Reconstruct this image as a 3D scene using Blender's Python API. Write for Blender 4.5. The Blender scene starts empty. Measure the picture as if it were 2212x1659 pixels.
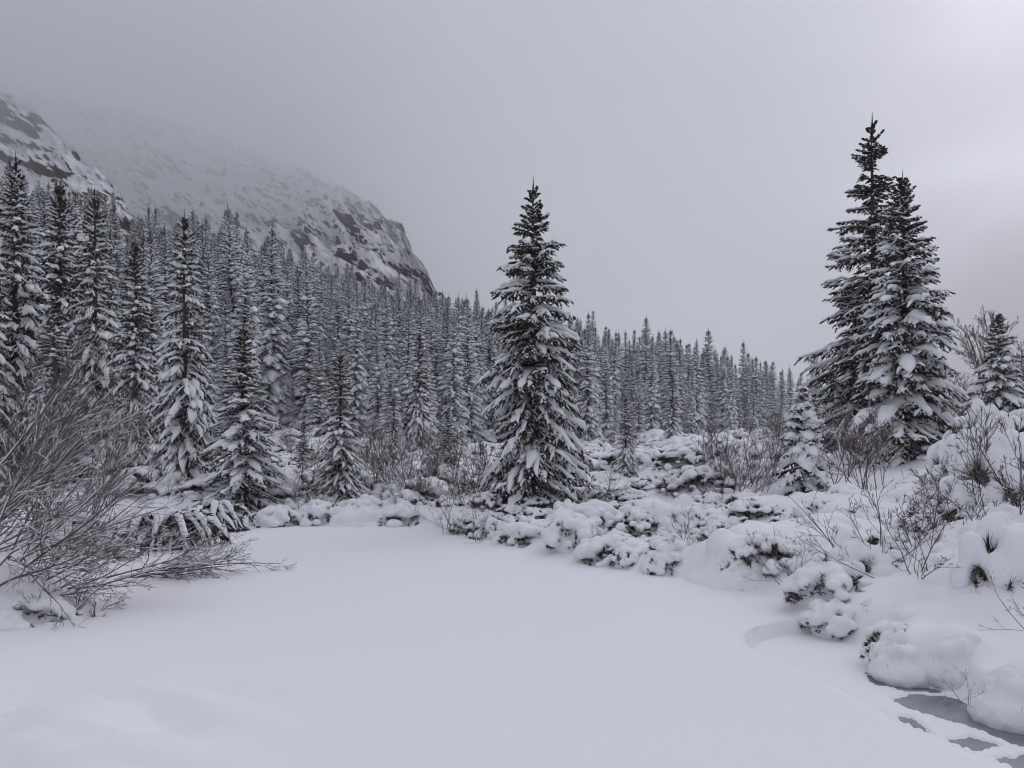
import bpy, math
import numpy as np
from mathutils import Vector

# ------------------------------------------------------------------ camera, world, sun, exposure
SC = bpy.context.scene
COL = SC.collection
W0, F0, CX, HZ, CAMH = 2212.0, 1703.0, 1106.0, 960.0, 1.8      # photograph frame: width, focal length, centre, horizon row

cd = bpy.data.cameras.new("camera")
cam = bpy.data.objects.new("camera", cd)
COL.objects.link(cam)
cam.location = (0, 0, CAMH)
cam.rotation_euler = (math.pi / 2, 0, 0)
cd.sensor_width = 36.0
cd.lens = 36.0 * F0 / W0
cd.shift_y = (HZ - 829.5) / W0
cd.clip_start = 0.1
cd.clip_end = 8000
SC.camera = cam

SUN_EL, SUN_AZ = math.radians(33), math.radians(37)     # azimuth clockwise from +Y (towards the right of the view)
sun_dir = Vector((math.sin(SUN_AZ) * math.cos(SUN_EL), math.cos(SUN_AZ) * math.cos(SUN_EL), math.sin(SUN_EL)))

world = bpy.data.worlds.new("World")
SC.world = world
world.use_nodes = True
nt = world.node_tree
nt.nodes.clear()
N = nt.nodes.new
out = N("ShaderNodeOutputWorld")
bg = N("ShaderNodeBackground")
bg.inputs["Strength"].default_value = 0.1
sky = N("ShaderNodeTexSky")
sky.sky_type = 'NISHITA'
sky.sun_disc = False
sky.sun_elevation = SUN_EL
sky.sun_rotation = SUN_AZ
sky.dust_density = 3.0
tc = N("ShaderNodeTexCoord")
# overcast layer: brighter to the zenith, brighter around the veiled sun, broad soft cloud structure
sep = N("ShaderNodeSeparateXYZ")
nt.links.new(tc.outputs["Generated"], sep.inputs[0])
zr = N("ShaderNodeMapRange")
zr.inputs["From Min"].default_value = 0.0
zr.inputs["From Max"].default_value = 1.0
zr.inputs["To Min"].default_value = 1.45
zr.inputs["To Max"].default_value = 6.9
nt.links.new(sep.outputs["Z"], zr.inputs["Value"])
dot = N("ShaderNodeVectorMath")
dot.operation = 'DOT_PRODUCT'
dot.inputs[1].default_value = sun_dir
nt.links.new(tc.outputs["Generated"], dot.inputs[0])
sr = N("ShaderNodeMapRange")
sr.interpolation_type = 'SMOOTHSTEP'
sr.inputs["From Min"].default_value = 0.88
sr.inputs["From Max"].default_value = 1.0
sr.inputs["To Min"].default_value = 0.0
sr.inputs["To Max"].default_value = 4.6
nt.links.new(dot.outputs["Value"], sr.inputs["Value"])
mp = N("ShaderNodeMapping")
mp.inputs["Scale"].default_value = (1.0, 1.0, 2.2)
mp.inputs["Location"].default_value = (3.1, 0.4, 0.2)
nt.links.new(tc.outputs["Generated"], mp.inputs["Vector"])
nz = N("ShaderNodeTexNoise")
nz.inputs["Scale"].default_value = 2.3
nz.inputs["Detail"].default_value = 5.0
nz.inputs["Roughness"].default_value = 0.45
nz.inputs["Distortion"].default_value = 0.5
nt.links.new(mp.outputs[0], nz.inputs["Vector"])
nr = N("ShaderNodeMapRange")
nr.inputs["From Min"].default_value = 0.25
nr.inputs["From Max"].default_value = 0.75
nr.inputs["To Min"].default_value = 0.72
nr.inputs["To Max"].default_value = 1.28
nt.links.new(nz.outputs["Fac"], nr.inputs["Value"])
ad = N("ShaderNodeMath")
ad.operation = 'ADD'
nt.links.new(zr.outputs[0], ad.inputs[0])
nt.links.new(sr.outputs[0], ad.inputs[1])
mu = N("ShaderNodeMath")
mu.operation = 'MULTIPLY'
nt.links.new(ad.outputs[0], mu.inputs[0])
nt.links.new(nr.outputs[0], mu.inputs[1])
cl = N("ShaderNodeVectorMath")
cl.operation = 'SCALE'
cl.inputs[0].default_value = (0.99, 0.997, 1.16)
nt.links.new(mu.outputs[0], cl.inputs["Scale"])
mx = N("ShaderNodeMix")
mx.data_type = 'RGBA'
mx.inputs["Factor"].default_value = 0.975
nt.links.new(sky.outputs[0], mx.inputs["A"])
nt.links.new(cl.outputs[0], mx.inputs["B"])
nt.links.new(mx.outputs["Result"], bg.inputs["Color"])
nt.links.new(bg.outputs[0], out.inputs["Surface"])

sl = bpy.data.lights.new("sun", 'SUN')
sl.energy = 0.5
sl.angle = math.radians(40)
sl.color = (1.0, 0.985, 0.97)
so = bpy.data.objects.new("sun", sl)
COL.objects.link(so)
so.rotation_euler = sun_dir.to_track_quat('Z', 'Y').to_euler()
so.location = (20, 0, 40)

SC.view_settings.view_transform = 'Standard'
SC.view_settings.look = 'None'
SC.view_settings.exposure = 0.12
SC.view_settings.gamma = 1.0
SC.view_settings.use_curve_mapping = False
SC.render.engine = 'CYCLES'
SC.cycles.use_denoising = True
SC.cycles.max_bounces = 20
SC.cycles.diffuse_bounces = 4
SC.cycles.glossy_bounces = 2
SC.cycles.volume_bounces = 20
SC.cycles.use_adaptive_sampling = True
SC.cycles.adaptive_threshold = 0.025
SC.cycles.pixel_filter_type = 'BLACKMAN_HARRIS'
SC.cycles.filter_width = 1.0
SC.cycles.denoising_prefilter = 'ACCURATE'

# ------------------------------------------------------------------ small tools
def g(x, y, z=0.0):
    """photo position of a point lying on level z -> world XY"""
    Y = (CAMH - z) * F0 / (y - HZ)
    return ((x - CX) / F0 * Y, Y)

def at(x, Y):
    return (x - CX) / F0 * Y

def hash3(ix, iy, iz, seed):
    n = (ix * 374761393 + iy * 668265263 + iz * 2147483647 + seed * 1274126177) & 0xFFFFFFFF
    n = ((n ^ (n >> 13)) * 1274126177) & 0xFFFFFFFF
    n = ((n ^ (n >> 16)) * 2246822519) & 0xFFFFFFFF
    return ((n ^ (n >> 15)) & 0xFFFFFF) / float(0xFFFFFF)

def vnoise(x, y, z=0.0, seed=0):
    x, y, z = np.broadcast_arrays(np.asarray(x, float), np.asarray(y, float), np.asarray(z, float))
    ix, iy, iz = np.floor(x).astype(np.int64), np.floor(y).astype(np.int64), np.floor(z).astype(np.int64)
    fx, fy, fz = x - ix, y - iy, z - iz
    fx, fy, fz = [f * f * f * (f * (f * 6 - 15) + 10) for f in (fx, fy, fz)]
    r = 0
    for a in (0, 1):
        for b in (0, 1):
            for c in (0, 1):
                w = (fx if a else 1 - fx) * (fy if b else 1 - fy) * (fz if c else 1 - fz)
                r = r + w * hash3(ix + a, iy + b, iz + c, seed)
    return r * 2 - 1

def fbm(x, y, z=0.0, seed=0, octv=4, gain=0.5):
    r, a, s = 0, 1.0, 0
    for i in range(octv):
        r = r + a * vnoise(x * 2 ** i, y * 2 ** i, np.asarray(z) * 2 ** i, seed + i * 17)
        s += a
        a *= gain
    return r / s

def sstep(a, b, x):
    t = np.clip((x - a) / (b - a), 0, 1)
    return t * t * (3 - 2 * t)

def poly_sd(X, Y, poly):
    """signed distance to a polygon, negative inside"""
    P = np.array(poly)
    d = np.full(X.shape, 1e9)
    ins = np.zeros(X.shape, bool)
    n = len(P)
    for i in range(n):
        ax, ay = P[i]
        bx, by = P[(i + 1) % n]
        ex, ey = bx - ax, by - ay
        t = np.clip(((X - ax) * ex + (Y - ay) * ey) / (ex * ex + ey * ey + 1e-12), 0, 1)
        d = np.minimum(d, np.hypot(X - ax - t * ex, Y - ay - t * ey))
        c = ((ay > Y) != (by > Y)) & (X < ex * (Y - ay) / (ey + 1e-12) + ax)
        ins ^= c
    return np.where(ins, -d, d)

class Acc:
    """collects quads in numpy arrays and links them as one mesh"""
    def __init__(self):
        self.v, self.f, self.n = [], [], 0
    def add(self, v, f):
        if len(v) == 0:
            return
        self.v.append(np.asarray(v, np.float32).reshape(-1, 3))
        self.f.append(np.asarray(f, np.int64).reshape(-1, 4) + self.n)
        self.n += len(self.v[-1])
    def tubes(self, P, R, S=3, flat=1.0, phase=None):
        P = np.asarray(P, float)
        if P.size == 0:
            return
        R = np.asarray(R, float)
        n, k, _ = P.shape
        T = np.gradient(P, axis=1)
        T /= np.linalg.norm(T, axis=2, keepdims=True) + 1e-9
        up = np.zeros_like(T)
        up[..., 2] = 1
        side = np.cross(T, up)
        ln = np.linalg.norm(side, axis=2, keepdims=True)
        side = np.where(ln > 0.05, side / (ln + 1e-9), np.array([1.0, 0, 0]))
        upv = np.cross(side, T)
        ang = np.arange(S) * 2 * math.pi / S + (math.pi / 2 if phase is None else phase)
        ring = P[:, :, None, :] + R[:, :, None, None] * (np.cos(ang)[None, None, :, None] * side[:, :, None, :]
                                                        + flat * np.sin(ang)[None, None, :, None] * upv[:, :, None, :])
        base = (np.arange(n) * k * S)[:, None, None]
        i = np.arange(k - 1)[None, :, None] * S
        j = np.arange(S)[None, None, :]
        j2 = (j + 1) % S
        a = base + i + j
        b = base + i + j2
        q = np.stack([a, b, b + S, a + S], -1)
        self.add(ring.reshape(-1, 3), q.reshape(-1, 4))
    def kites(self, A, B, half, r):
        """leaf-sized blades from A to B, rolled at random"""
        A, B = np.asarray(A, float), np.asarray(B, float)
        if len(A) == 0:
            return
        sd = np.cross(B - A, r.normal(0, 1, A.shape))
        sd /= np.linalg.norm(sd, axis=1, keepdims=True) + 1e-9
        m = A + 0.4 * (B - A)
        w = np.broadcast_to(half, (len(A),))[:, None]
        V = np.stack([A, m + sd * w, B, m - sd * w], 1)
        self.add(V.reshape(-1, 3), np.arange(4 * len(A)).reshape(-1, 4))
    def mesh(self, name, mat, smooth=True):
        me = bpy.data.meshes.new(name)
        if self.n:
            V = np.concatenate(self.v)
            F = np.concatenate(self.f).astype(np.int32)
            me.vertices.add(len(V))
            me.vertices.foreach_set("co", V.ravel())
            me.loops.add(F.size)
            me.loops.foreach_set("vertex_index", F.ravel())
            me.polygons.add(len(F))
            me.polygons.foreach_set("loop_start", np.arange(0, F.size, 4, dtype=np.int32))
            me.update(calc_edges=True)
            if smooth:
                me.polygons.foreach_set("use_smooth", np.ones(len(F), bool))
        me.materials.append(mat)
        return me

def link(name, me, parent=None, loc=None):
    o = bpy.data.objects.new(name, me)
    COL.objects.link(o)
    if parent is not None:
        o.parent = parent
    if loc is not None:
        o.location = loc
    return o

def grid_quads(nx, ny):
    i, j = np.meshgrid(np.arange(nx - 1), np.arange(ny - 1), indexing='ij')
    a = i * ny + j
    return np.stack([a, a + ny, a + ny + 1, a + 1], -1).reshape(-1, 4)

def thing(name, loc, label, cat, group=None, rz=0.0, sc=(1, 1, 1)):
    e = bpy.data.objects.new(name, None)
    COL.objects.link(e)
    e.empty_display_size = 0.2
    e.location = loc
    e.rotation_euler = (0, 0, rz)
    e.scale = sc if not np.isscalar(sc) else (sc, sc, sc)
    e["label"] = label
    e["category"] = cat
    if group:
        e["group"] = group
    return e

def place(proto, name, loc, label, cat, group=None, rz=0.0, sc=(1, 1, 1)):
    e = thing(name, loc, label, cat, group, rz, sc)
    for pn, me in proto:
        o = link(pn, me, e)
        if pn in ("snow_dusting", "needles"):
            o["kind"] = "stuff"
    return e

# ------------------------------------------------------------------ materials
def newmat(name):
    m = bpy.data.materials.new(name)
    m.use_nodes = True
    return m, m.node_tree, m.node_tree.nodes["Principled BSDF"]

def snow_mat(name, col=(0.86, 0.865, 0.88), bump=0.25, scale=60.0, dist=0.006):
    m, t, p = newmat(name)
    p.inputs["Base Color"].default_value = (*col, 1)
    p.inputs["Roughness"].default_value = 0.75
    p.inputs["Specular IOR Level"].default_value = 0.15
    tc = t.nodes.new("ShaderNodeTexCoord")
    n = t.nodes.new("ShaderNodeTexNoise")
    n.inputs["Scale"].default_value = scale
    n.inputs["Detail"].default_value = 4
    t.links.new(tc.outputs["Object"], n.inputs["Vector"])
    b = t.nodes.new("ShaderNodeBump")
    b.inputs["Strength"].default_value = bump
    b.inputs["Distance"].default_value = dist
    t.links.new(n.outputs["Fac"], b.inputs["Height"])
    t.links.new(b.outputs[0], p.inputs["Normal"])
    return m

def plant_mat(name, c1, c2, frost=0.0, nscale=9.0, lo=0.35, hi=0.75):
    """needles or bark with a colour range and a dusting of snow on what faces up"""
    m, t, p = newmat(name)
    p.inputs["Roughness"].default_value = 0.85
    p.inputs["Specular IOR Level"].default_value = 0.2
    tc = t.nodes.new("ShaderNodeTexCoord")
    oi = t.nodes.new("ShaderNodeObjectInfo")
    n = t.nodes.new("ShaderNodeTexNoise")
    n.inputs["Scale"].default_value = 2.5
    n.inputs["Detail"].default_value = 3
    t.links.new(tc.outputs["Object"], n.inputs["Vector"])
    av = t.nodes.new("ShaderNodeMath")
    av.operation = 'MULTIPLY_ADD'
    av.inputs[1].default_value = 0.5
    t.links.new(oi.outputs["Random"], av.inputs[0])
    nn = t.nodes.new("ShaderNodeMath")
    nn.operation = 'MULTIPLY'
    nn.inputs[1].default_value = 0.6
    t.links.new(n.outputs["Fac"], nn.inputs[0])
    t.links.new(nn.outputs[0], av.inputs[2])
    mix = t.nodes.new("ShaderNodeMix")
    mix.data_type = 'RGBA'
    mix.inputs["A"].default_value = (*c1, 1)
    mix.inputs["B"].default_value = (*c2, 1)
    t.links.new(av.outputs[0], mix.inputs["Factor"])
    last = mix.outputs["Result"]
    if frost > 0:
        ge = t.nodes.new("ShaderNodeNewGeometry")
        s = t.nodes.new("ShaderNodeSeparateXYZ")
        t.links.new(ge.outputs["Normal"], s.inputs[0])
        r = t.nodes.new("ShaderNodeMapRange")
        r.interpolation_type = 'SMOOTHSTEP'
        r.inputs["From Min"].default_value = lo
        r.inputs["From Max"].default_value = hi
        t.links.new(s.outputs["Z"], r.inputs["Value"])
        n2 = t.nodes.new("ShaderNodeTexNoise")
        n2.inputs["Scale"].default_value = nscale
        n2.inputs["Detail"].default_value = 3
        t.links.new(tc.outputs["Object"], n2.inputs["Vector"])
        r2 = t.nodes.new("ShaderNodeMapRange")
        r2.inputs["From Min"].default_value = 0.62 - 0.35 * frost
        r2.inputs["From Max"].default_value = 0.72 - 0.35 * frost
        t.links.new(n2.outputs["Fac"], r2.inputs["Value"])
        mm = t.nodes.new("ShaderNodeMath")
        mm.operation = 'MULTIPLY'
        t.links.new(r.outputs[0], mm.inputs[0])
        t.links.new(r2.outputs[0], mm.inputs[1])
        mix2 = t.nodes.new("ShaderNodeMix")
        mix2.data_type = 'RGBA'
        mix2.inputs["B"].default_value = (0.82, 0.83, 0.85, 1)
        t.links.new(last, mix2.inputs["A"])
        t.links.new(mm.outputs[0], mix2.inputs["Factor"])
        last = mix2.outputs["Result"]
    t.links.new(last, p.inputs["Base Color"])
    return m

M_GROUND = snow_mat("snow_ground", bump=0.30, scale=45.0, dist=0.005)
M_SNOW = snow_mat("snow_clump", bump=0.5, scale=22.0, dist=0.02)
M_NEEDLE = plant_mat("spruce_needles", (0.022, 0.025, 0.017), (0.056, 0.055, 0.034), 0.22)
M_NEEDLE_FAR = plant_mat("spruce_needles_frosted", (0.020, 0.024, 0.026), (0.042, 0.046, 0.046), 0.5, 5.0)
M_BARK = plant_mat("bark", (0.035, 0.028, 0.025), (0.085, 0.068, 0.06), 0.3)
M_TWIG = plant_mat("twig_bark", (0.085, 0.072, 0.07), (0.17, 0.145, 0.14), 0.32, 6.0, 0.5, 0.9)
M_TWIG_RED = plant_mat("reddish_twig_bark", (0.09, 0.068, 0.062), (0.17, 0.13, 0.12), 0.35, 6.0, 0.5, 0.9)
M_TUFT = plant_mat("dwarf_pine_needles", (0.022, 0.024, 0.018), (0.065, 0.058, 0.040), 0.25, 14.0)

def rock_mat(more=0.0):
    m, t, p = newmat("snowy_rock")
    p.inputs["Roughness"].default_value = 0.9
    p.inputs["Specular IOR Level"].default_value = 0.1
    tc = t.nodes.new("ShaderNodeTexCoord")
    ge = t.nodes.new("ShaderNodeNewGeometry")
    s = t.nodes.new("ShaderNodeSeparateXYZ")
    t.links.new(ge.outputs["Normal"], s.inputs[0])
    n = t.nodes.new("ShaderNodeTexNoise")
    n.inputs["Scale"].default_value = 0.24
    n.inputs["Detail"].default_value = 10
    n.inputs["Roughness"].default_value = 0.70
    n.inputs["Distortion"].default_value = 0.6
    mp = t.nodes.new("ShaderNodeMapping")
    mp.inputs["Rotation"].default_value = (0, math.radians(-30), 0)
    mp2 = t.nodes.new("ShaderNodeMapping")
    mp2.inputs["Scale"].default_value = (0.35, 0.5, 1.5)
    t.links.new(tc.outputs["Object"], mp.inputs["Vector"])
    t.links.new(mp.outputs[0], mp2.inputs["Vector"])
    t.links.new(mp2.outputs[0], n.inputs["Vector"])
    a = t.nodes.new("ShaderNodeMath")
    a.operation = 'MULTIPLY_ADD'
    a.inputs[1].default_value = 5.0
    t.links.new(n.outputs["Fac"], a.inputs[0])
    nb = t.nodes.new("ShaderNodeTexNoise")
    nb.inputs["Scale"].default_value = 0.035
    nb.inputs["Detail"].default_value = 5
    nb.inputs["Roughness"].default_value = 0.6
    t.links.new(tc.outputs["Object"], nb.inputs["Vector"])
    a0 = t.nodes.new("ShaderNodeMath")
    a0.operation = 'MULTIPLY_ADD'
    a0.inputs[1].default_value = 0.7
    t.links.new(nb.outputs["Fac"], a0.inputs[0])
    zs = t.nodes.new("ShaderNodeMath")
    zs.operation = 'MULTIPLY'
    zs.inputs[1].default_value = 0.42
    t.links.new(s.outputs["Z"], zs.inputs[0])
    t.links.new(zs.outputs[0], a0.inputs[2])
    t.links.new(a0.outputs[0], a.inputs[2])
    r = t.nodes.new("ShaderNodeMapRange")
    r.interpolation_type = 'SMOOTHSTEP'
    r.inputs["From Min"].default_value = 2.60 + more
    r.inputs["From Max"].default_value = 2.80 + more
    t.links.new(a.outputs[0], r.inputs["Value"])
    n2 = t.nodes.new("ShaderNodeTexNoise")
    n2.inputs["Scale"].default_value = 0.10
    n2.inputs["Detail"].default_value = 10
    n2.inputs["Roughness"].default_value = 0.75
    t.links.new(tc.outputs["Object"], n2.inputs["Vector"])
    rc = t.nodes.new("ShaderNodeValToRGB")
    rc.color_ramp.elements[0].position = 0.35
    rc.color_ramp.elements[0].color = (0.075, 0.072, 0.075, 1)
    rc.color_ramp.elements[1].position = 0.7
    rc.color_ramp.elements[1].color = (0.16, 0.125, 0.10, 1)
    t.links.new(n2.outputs["Fac"], rc.inputs[0])
    mix = t.nodes.new("ShaderNodeMix")
    mix.data_type = 'RGBA'
    mix.inputs["B"].default_value = (0.84, 0.845, 0.86, 1)
    t.links.new(rc.outputs[0], mix.inputs["A"])
    t.links.new(r.outputs[0], mix.inputs["Factor"])
    t.links.new(mix.outputs["Result"], p.inputs["Base Color"])
    b = t.nodes.new("ShaderNodeBump")
    b.inputs["Strength"].default_value = 0.7
    b.inputs["Distance"].default_value = 1.2
    t.links.new(n.outputs["Fac"], b.inputs["Height"])
    t.links.new(b.outputs[0], p.inputs["Normal"])
    return m

def ice_mat():
    m, t, p = newmat("grey_ice")
    tc = t.nodes.new("ShaderNodeTexCoord")
    n = t.nodes.new("ShaderNodeTexNoise")
    n.inputs["Scale"].default_value = 3.5
    n.inputs["Detail"].default_value = 8
    n.inputs["Roughness"].default_value = 0.65
    t.links.new(tc.outputs["Object"], n.inputs["Vector"])
    rc = t.nodes.new("ShaderNodeValToRGB")
    rc.color_ramp.elements[0].position = 0.3
    rc.color_ramp.elements[0].color = (0.15, 0.16, 0.175, 1)
    rc.color_ramp.elements[1].position = 0.72
    rc.color_ramp.elements[1].color = (0.31, 0.32, 0.345, 1)
    t.links.new(n.outputs["Fac"], rc.inputs[0])
    t.links.new(rc.outputs[0], p.inputs["Base Color"])
    p.inputs["Roughness"].default_value = 0.45
    p.inputs["Specular IOR Level"].default_value = 0.35
    return m

# ------------------------------------------------------------------ ground: frozen pond under snow, banks, forest slope
POND = [g(x, y, -0.12 if x > 1860 else 0.0) for x, y in [(-420, 1480), (-60, 1362), (60, 1345), (190, 1325), (250, 1285), (235, 1240), (300, 1205), (420, 1165), (520, 1146),
                             (660, 1138), (880, 1141), (1000, 1160), (1090, 1178), (1240, 1212), (1400, 1244), (1530, 1256), (1680, 1292),
                             (1720, 1332), (1850, 1368), (1890, 1405), (1882, 1448), (1960, 1478), (2040, 1492), (2090, 1528), (2150, 1562), (2215, 1590), (2500, 1680)]]
POND += [(4.6, 2.4), (3.0, 1.2), (-3.0, 1.2), (-4.5, 3.2)]
SHELF = [g(x, y, -0.06) for x, y in [(1905, 1352), (1800, 1350), (1700, 1356), (1640, 1369), (1611, 1389), (1616, 1408), (1650, 1424), (1720, 1452), (1830, 1502),
                              (1960, 1580), (2080, 1632), (2230, 1690), (2500, 1800), (2700, 1700), (2300, 1560), (2100, 1480), (2000, 1420), (1950, 1380)]]
ICE = [[(1860, 1446), (1900, 1464), (1960, 1472), (2036, 1484), (2024, 1499), (1950, 1494), (1890, 1480)],
       [(1925, 1508), (1990, 1498), (2060, 1506), (2130, 1535), (2212, 1565), (2300, 1600), (2290, 1640), (2212, 1612), (2150, 1592), (2060, 1560), (1960, 1532)],
       [(1936, 1543), (1978, 1556), (2005, 1580), (2018, 1600), (1975, 1590), (1942, 1568)],
       [(2040, 1602), (2095, 1594), (2160, 1612), (2110, 1624), (2070, 1618)],
       [(2130, 1640), (2220, 1634), (2400, 1690), (2300, 1725), (2200, 1668)]]
ICE = [[g(x, y, -0.14) for x, y in p] for p in ICE]

def softplus(x, k):
    return k * np.logaddexp(0, x / k)

def ground_h(X, Y, detail=False):
    X = np.asarray(X, float)
    Y = np.asarray(Y, float)
    sd = np.full(X.shape, 40.0)
    near = (np.abs(X) < 45) & (Y < 60) & (Y > -40)
    if near.any():
        sd[near] = poly_sd(X[near], Y[near], POND)
    d = np.clip(sd, 0, 40)
    h = 0.20 * (1 - np.exp(-d / 0.45)) + 0.03 * np.minimum(d, 14)
    h += 0.12 * np.clip(X - 2.6, 0, 9) * sstep(0, 2.5, d) * sstep(70, 30, Y)
    h += 0.13 * fbm(X * 0.55, Y * 0.55, 0, 5, 3) * sstep(0.2, 2.5, d) * sstep(90, 50, Y)
    dt = -0.8 * X + 0.6 * Y
    dt = 88 - softplus(88 - dt, 8)
    h += 0.30 * softplus(dt - 31, 6) * sstep(-30, 20, Y)
    h += 0.6 * fbm(X * 0.05, Y * 0.05, 0, 9, 3) * sstep(22, 60, Y)
    if detail:
        h += 0.016 * fbm(X * 0.35, Y * 0.35, 0, 3, 3) + 0.004 * fbm(X * 1.6, Y * 2.6, 0, 14, 3)
        # trodden, drifted snow near the lower left corner
        w = np.exp(-(((X + 2.7) / 1.2) ** 2 + ((Y - 4.7) / 1.2) ** 2))
        h += w * (0.12 + 0.19 * fbm(X * 2.3, Y * 2.3, 0, 12, 2))
        nr = (X > -1) & (X < 9) & (Y > 1) & (Y < 10)
        if nr.any():
            x, y = X[nr], Y[nr]
            wob = 0.015 * fbm(x * 5, y * 5, 0, 21, 3)
            s1 = poly_sd(x, y, SHELF) + wob
            low = sstep(0.028, -0.022, s1)
            h[nr] -= 0.022 * np.exp(-((s1 - 0.075) / 0.035) ** 2) * (sd[nr] < -0.1)
            bankm = sstep(0.06, 0.2, sd[nr])
            low = low * (1 - bankm)
            rag = 0.055 * fbm(x * 8, y * 8, 0, 31, 5, 0.7)
            ice = np.zeros_like(x)
            for p in ICE:
                ice = np.maximum(ice, sstep(0.012, -0.012, poly_sd(x, y, p) + rag))
            h[nr] = h[nr] * (1 - 0.8 * low) - 0.13 * low - 0.05 * ice * low
    return h

def hz_at(x, y):
    return float(ground_h(np.array([x]), np.array([y]))[0])

def spot(px, py):
    """where the ground is seen at this place of the photograph"""
    Y = np.concatenate([np.arange(2.5, 60, 0.03), np.arange(60, 140, 0.2)])
    X = (px - CX) / F0 * Y
    row = HZ + (CAMH - ground_h(X, Y)) / Y * F0
    i = np.argmax(row <= py)
    if row[i] > py:
        i = int(np.argmin(row))
    return float(X[i]), float(Y[i])

def spacing(segs):
    o = [segs[0][0]]
    for a, b, s in segs:
        n = max(1, int(round((b - a) / s)))
        o += list(np.linspace(a, b, n + 1)[1:])
    return np.array(o)

def front(a):
    return np.interp(a, [-0.8, -0.62, -0.50, -0.42, -0.36, -0.30, -0.15, 0.0, 0.1, 0.2, 0.3, 0.4, 0.5], [32, 32, 32, 31, 33, 42, 36, 42, 52, 62, 68, 72, 74])

# (kind, model, photo x, base row, width, height in photo pixels, turn, label)
NEARSH = [
    ('d', 0, 2192, 1518, 140, 92, 2.4, "big smooth snow hummock beside the grey ice, lower right corner"),
    ('d', 1, 1950, 1440, 115, 62, 1.3, "low rounded snow hummock on the shore above the first strip of ice"),
    ('d', 2, 2070, 1440, 135, 85, 2.0, "snow hummock with a dark hollow under its rim, above the ice"),
    ('p', 0, 1940, 1405, 150, 82, 0.9, "snow-capped dwarf pine with dark needle gaps above the snow hummocks"),
    ('p', 1, 1800, 1352, 130, 60, 0.2, "low dwarf pine under lumpy snow at the bend of the shore"),
    ('d', 3, 2070, 1345, 330, 110, 0.6, "wide smooth snow-buried shrub on the right bank above the snow-capped dwarf pine"),
    ('p', 2, 2165, 1325, 220, 225, 1.9, "snow-buried dwarf pine at the right edge with dark sprays at its foot"),
    ('d', 0, 2120, 1250, 300, 150, 4.0, "broad smooth snow mound near the right edge, below the pillowed dwarf pines"),
    ('p', 3, 1850, 1275, 190, 120, 1.1, "snow-laden shrub behind the bare twigs of the right shore"),
    ('d', 1, 1610, 1262, 250, 135, 0.2, "large smooth snow-buried shrub at the edge of the clearing, right of centre"),
    ('d', 2, 1760, 1215, 300, 120, 2.6, "long snow-buried shrub behind the shore, left of the tall bare twigs"),
    ('p', 4, 1440, 1240, 110, 60, 0.0, "small snow-topped shrub with an arching dark twig at the clearing edge"),
    ('p', 0, 1320, 1215, 150, 70, 2.2, "low dark-speckled snowy shrub at the clearing edge, below the lone spruce's right side"),
    ('t', 1, 2120, 1130, 260, 260, 0.5, "large dwarf pine loaded with snow pillows at the right edge"),
    ('p', 1, 2060, 1150, 200, 130, 2.5, "snow-pillowed dwarf pine left of the largest one at the right edge"),
    ('t', 2, 2190, 1000, 190, 130, 0.0, "snow-pillowed dwarf pine below the slender right spruce"),
    ('p', 2, 2110, 960, 150, 90, 3.0, "snowy dwarf pine between the full dark spruce and the right edge"),
    ('d', 3, 1660, 1130, 260, 80, 0.0, "flat snow-buried shrub in front of the young heaped spruce"),
    ('d', 0, 1850, 1130, 240, 80, 1.2, "flat snow-buried shrub in front of the full dark spruce"),
    ('p', 3, 1960, 1120, 160, 70, 0.4, "snowy shrub at the foot of the full dark spruce"),
    ('p', 4, 1480, 1160, 160, 90, 0.7, "lumpy snow-covered shrub behind the small arching-twig shrub"),
    ('p', 0, 1390, 1140, 170, 70, 3.3, "lumpy snow-covered shrub right of the lone spruce's foot"),
    ('p', 1, 1250, 1150, 170, 60, 5.1, "snowy low shrub directly below the lone spruce"),
    ('p', 2, 1150, 1170, 150, 60, 0.9, "snowy low shrub at the clearing edge, below the lone spruce's left side"),
    ('p', 3, 1050, 1165, 90, 55, 1.9, "little snow-covered shrub by the low bare twigs at the far shore"),
    ('d', 1, 960, 1140, 150, 45, 0.4, "low snow mound at the far shore left of the low bare twigs"),
    ('p', 4, 870, 1135, 150, 50, 3.9, "low dark-dotted snow mound at the middle of the far shore"),
    ('d', 2, 770, 1135, 160, 55, 2.9, "smooth snow mound at the far shore below the short spruce"),
    ('p', 0, 690, 1135, 110, 60, 1.0, "snow-covered shrub with a dark hollow below the thin sapling"),
    ('p', 1, 600, 1138, 110, 50, 0.1, "small snow-speckled shrub at the far left shore"),
    ('t', 0, 900, 1095, 220, 70, 0.3, "snowy scrub mound under the brown bare shrubs"),
    ('t', 3, 790, 1090, 160, 70, 4.0, "snowy scrub mound at the right foot of the short spruce"),
    ('t', 4, 620, 1090, 170, 80, 2.2, "snowy scrub mound between the short spruce and the left row"),
    ('p', 2, 60, 1352, 200, 70, 0.3, "snow mound at the left edge under the bare branches"),
    ('d', 3, 10, 1290, 260, 90, 1.3, "smooth snow bank mound behind the left-edge snow mound"),
    ('t', 1, 160, 1200, 240, 110, 0.6, "snowy shrub inside the tangle of bare branches on the left"),
    ('t', 2, 330, 1090, 260, 90, 1.6, "snow-covered scrub above the drooping evergreen on the left shore"),
    ('t', 4, 230, 1060, 220, 110, 4.6, "snow-covered scrub behind the tangle of bare branches"),
]
SHORE = []
rng = np.random.default_rng(55)
tries = 0
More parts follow.
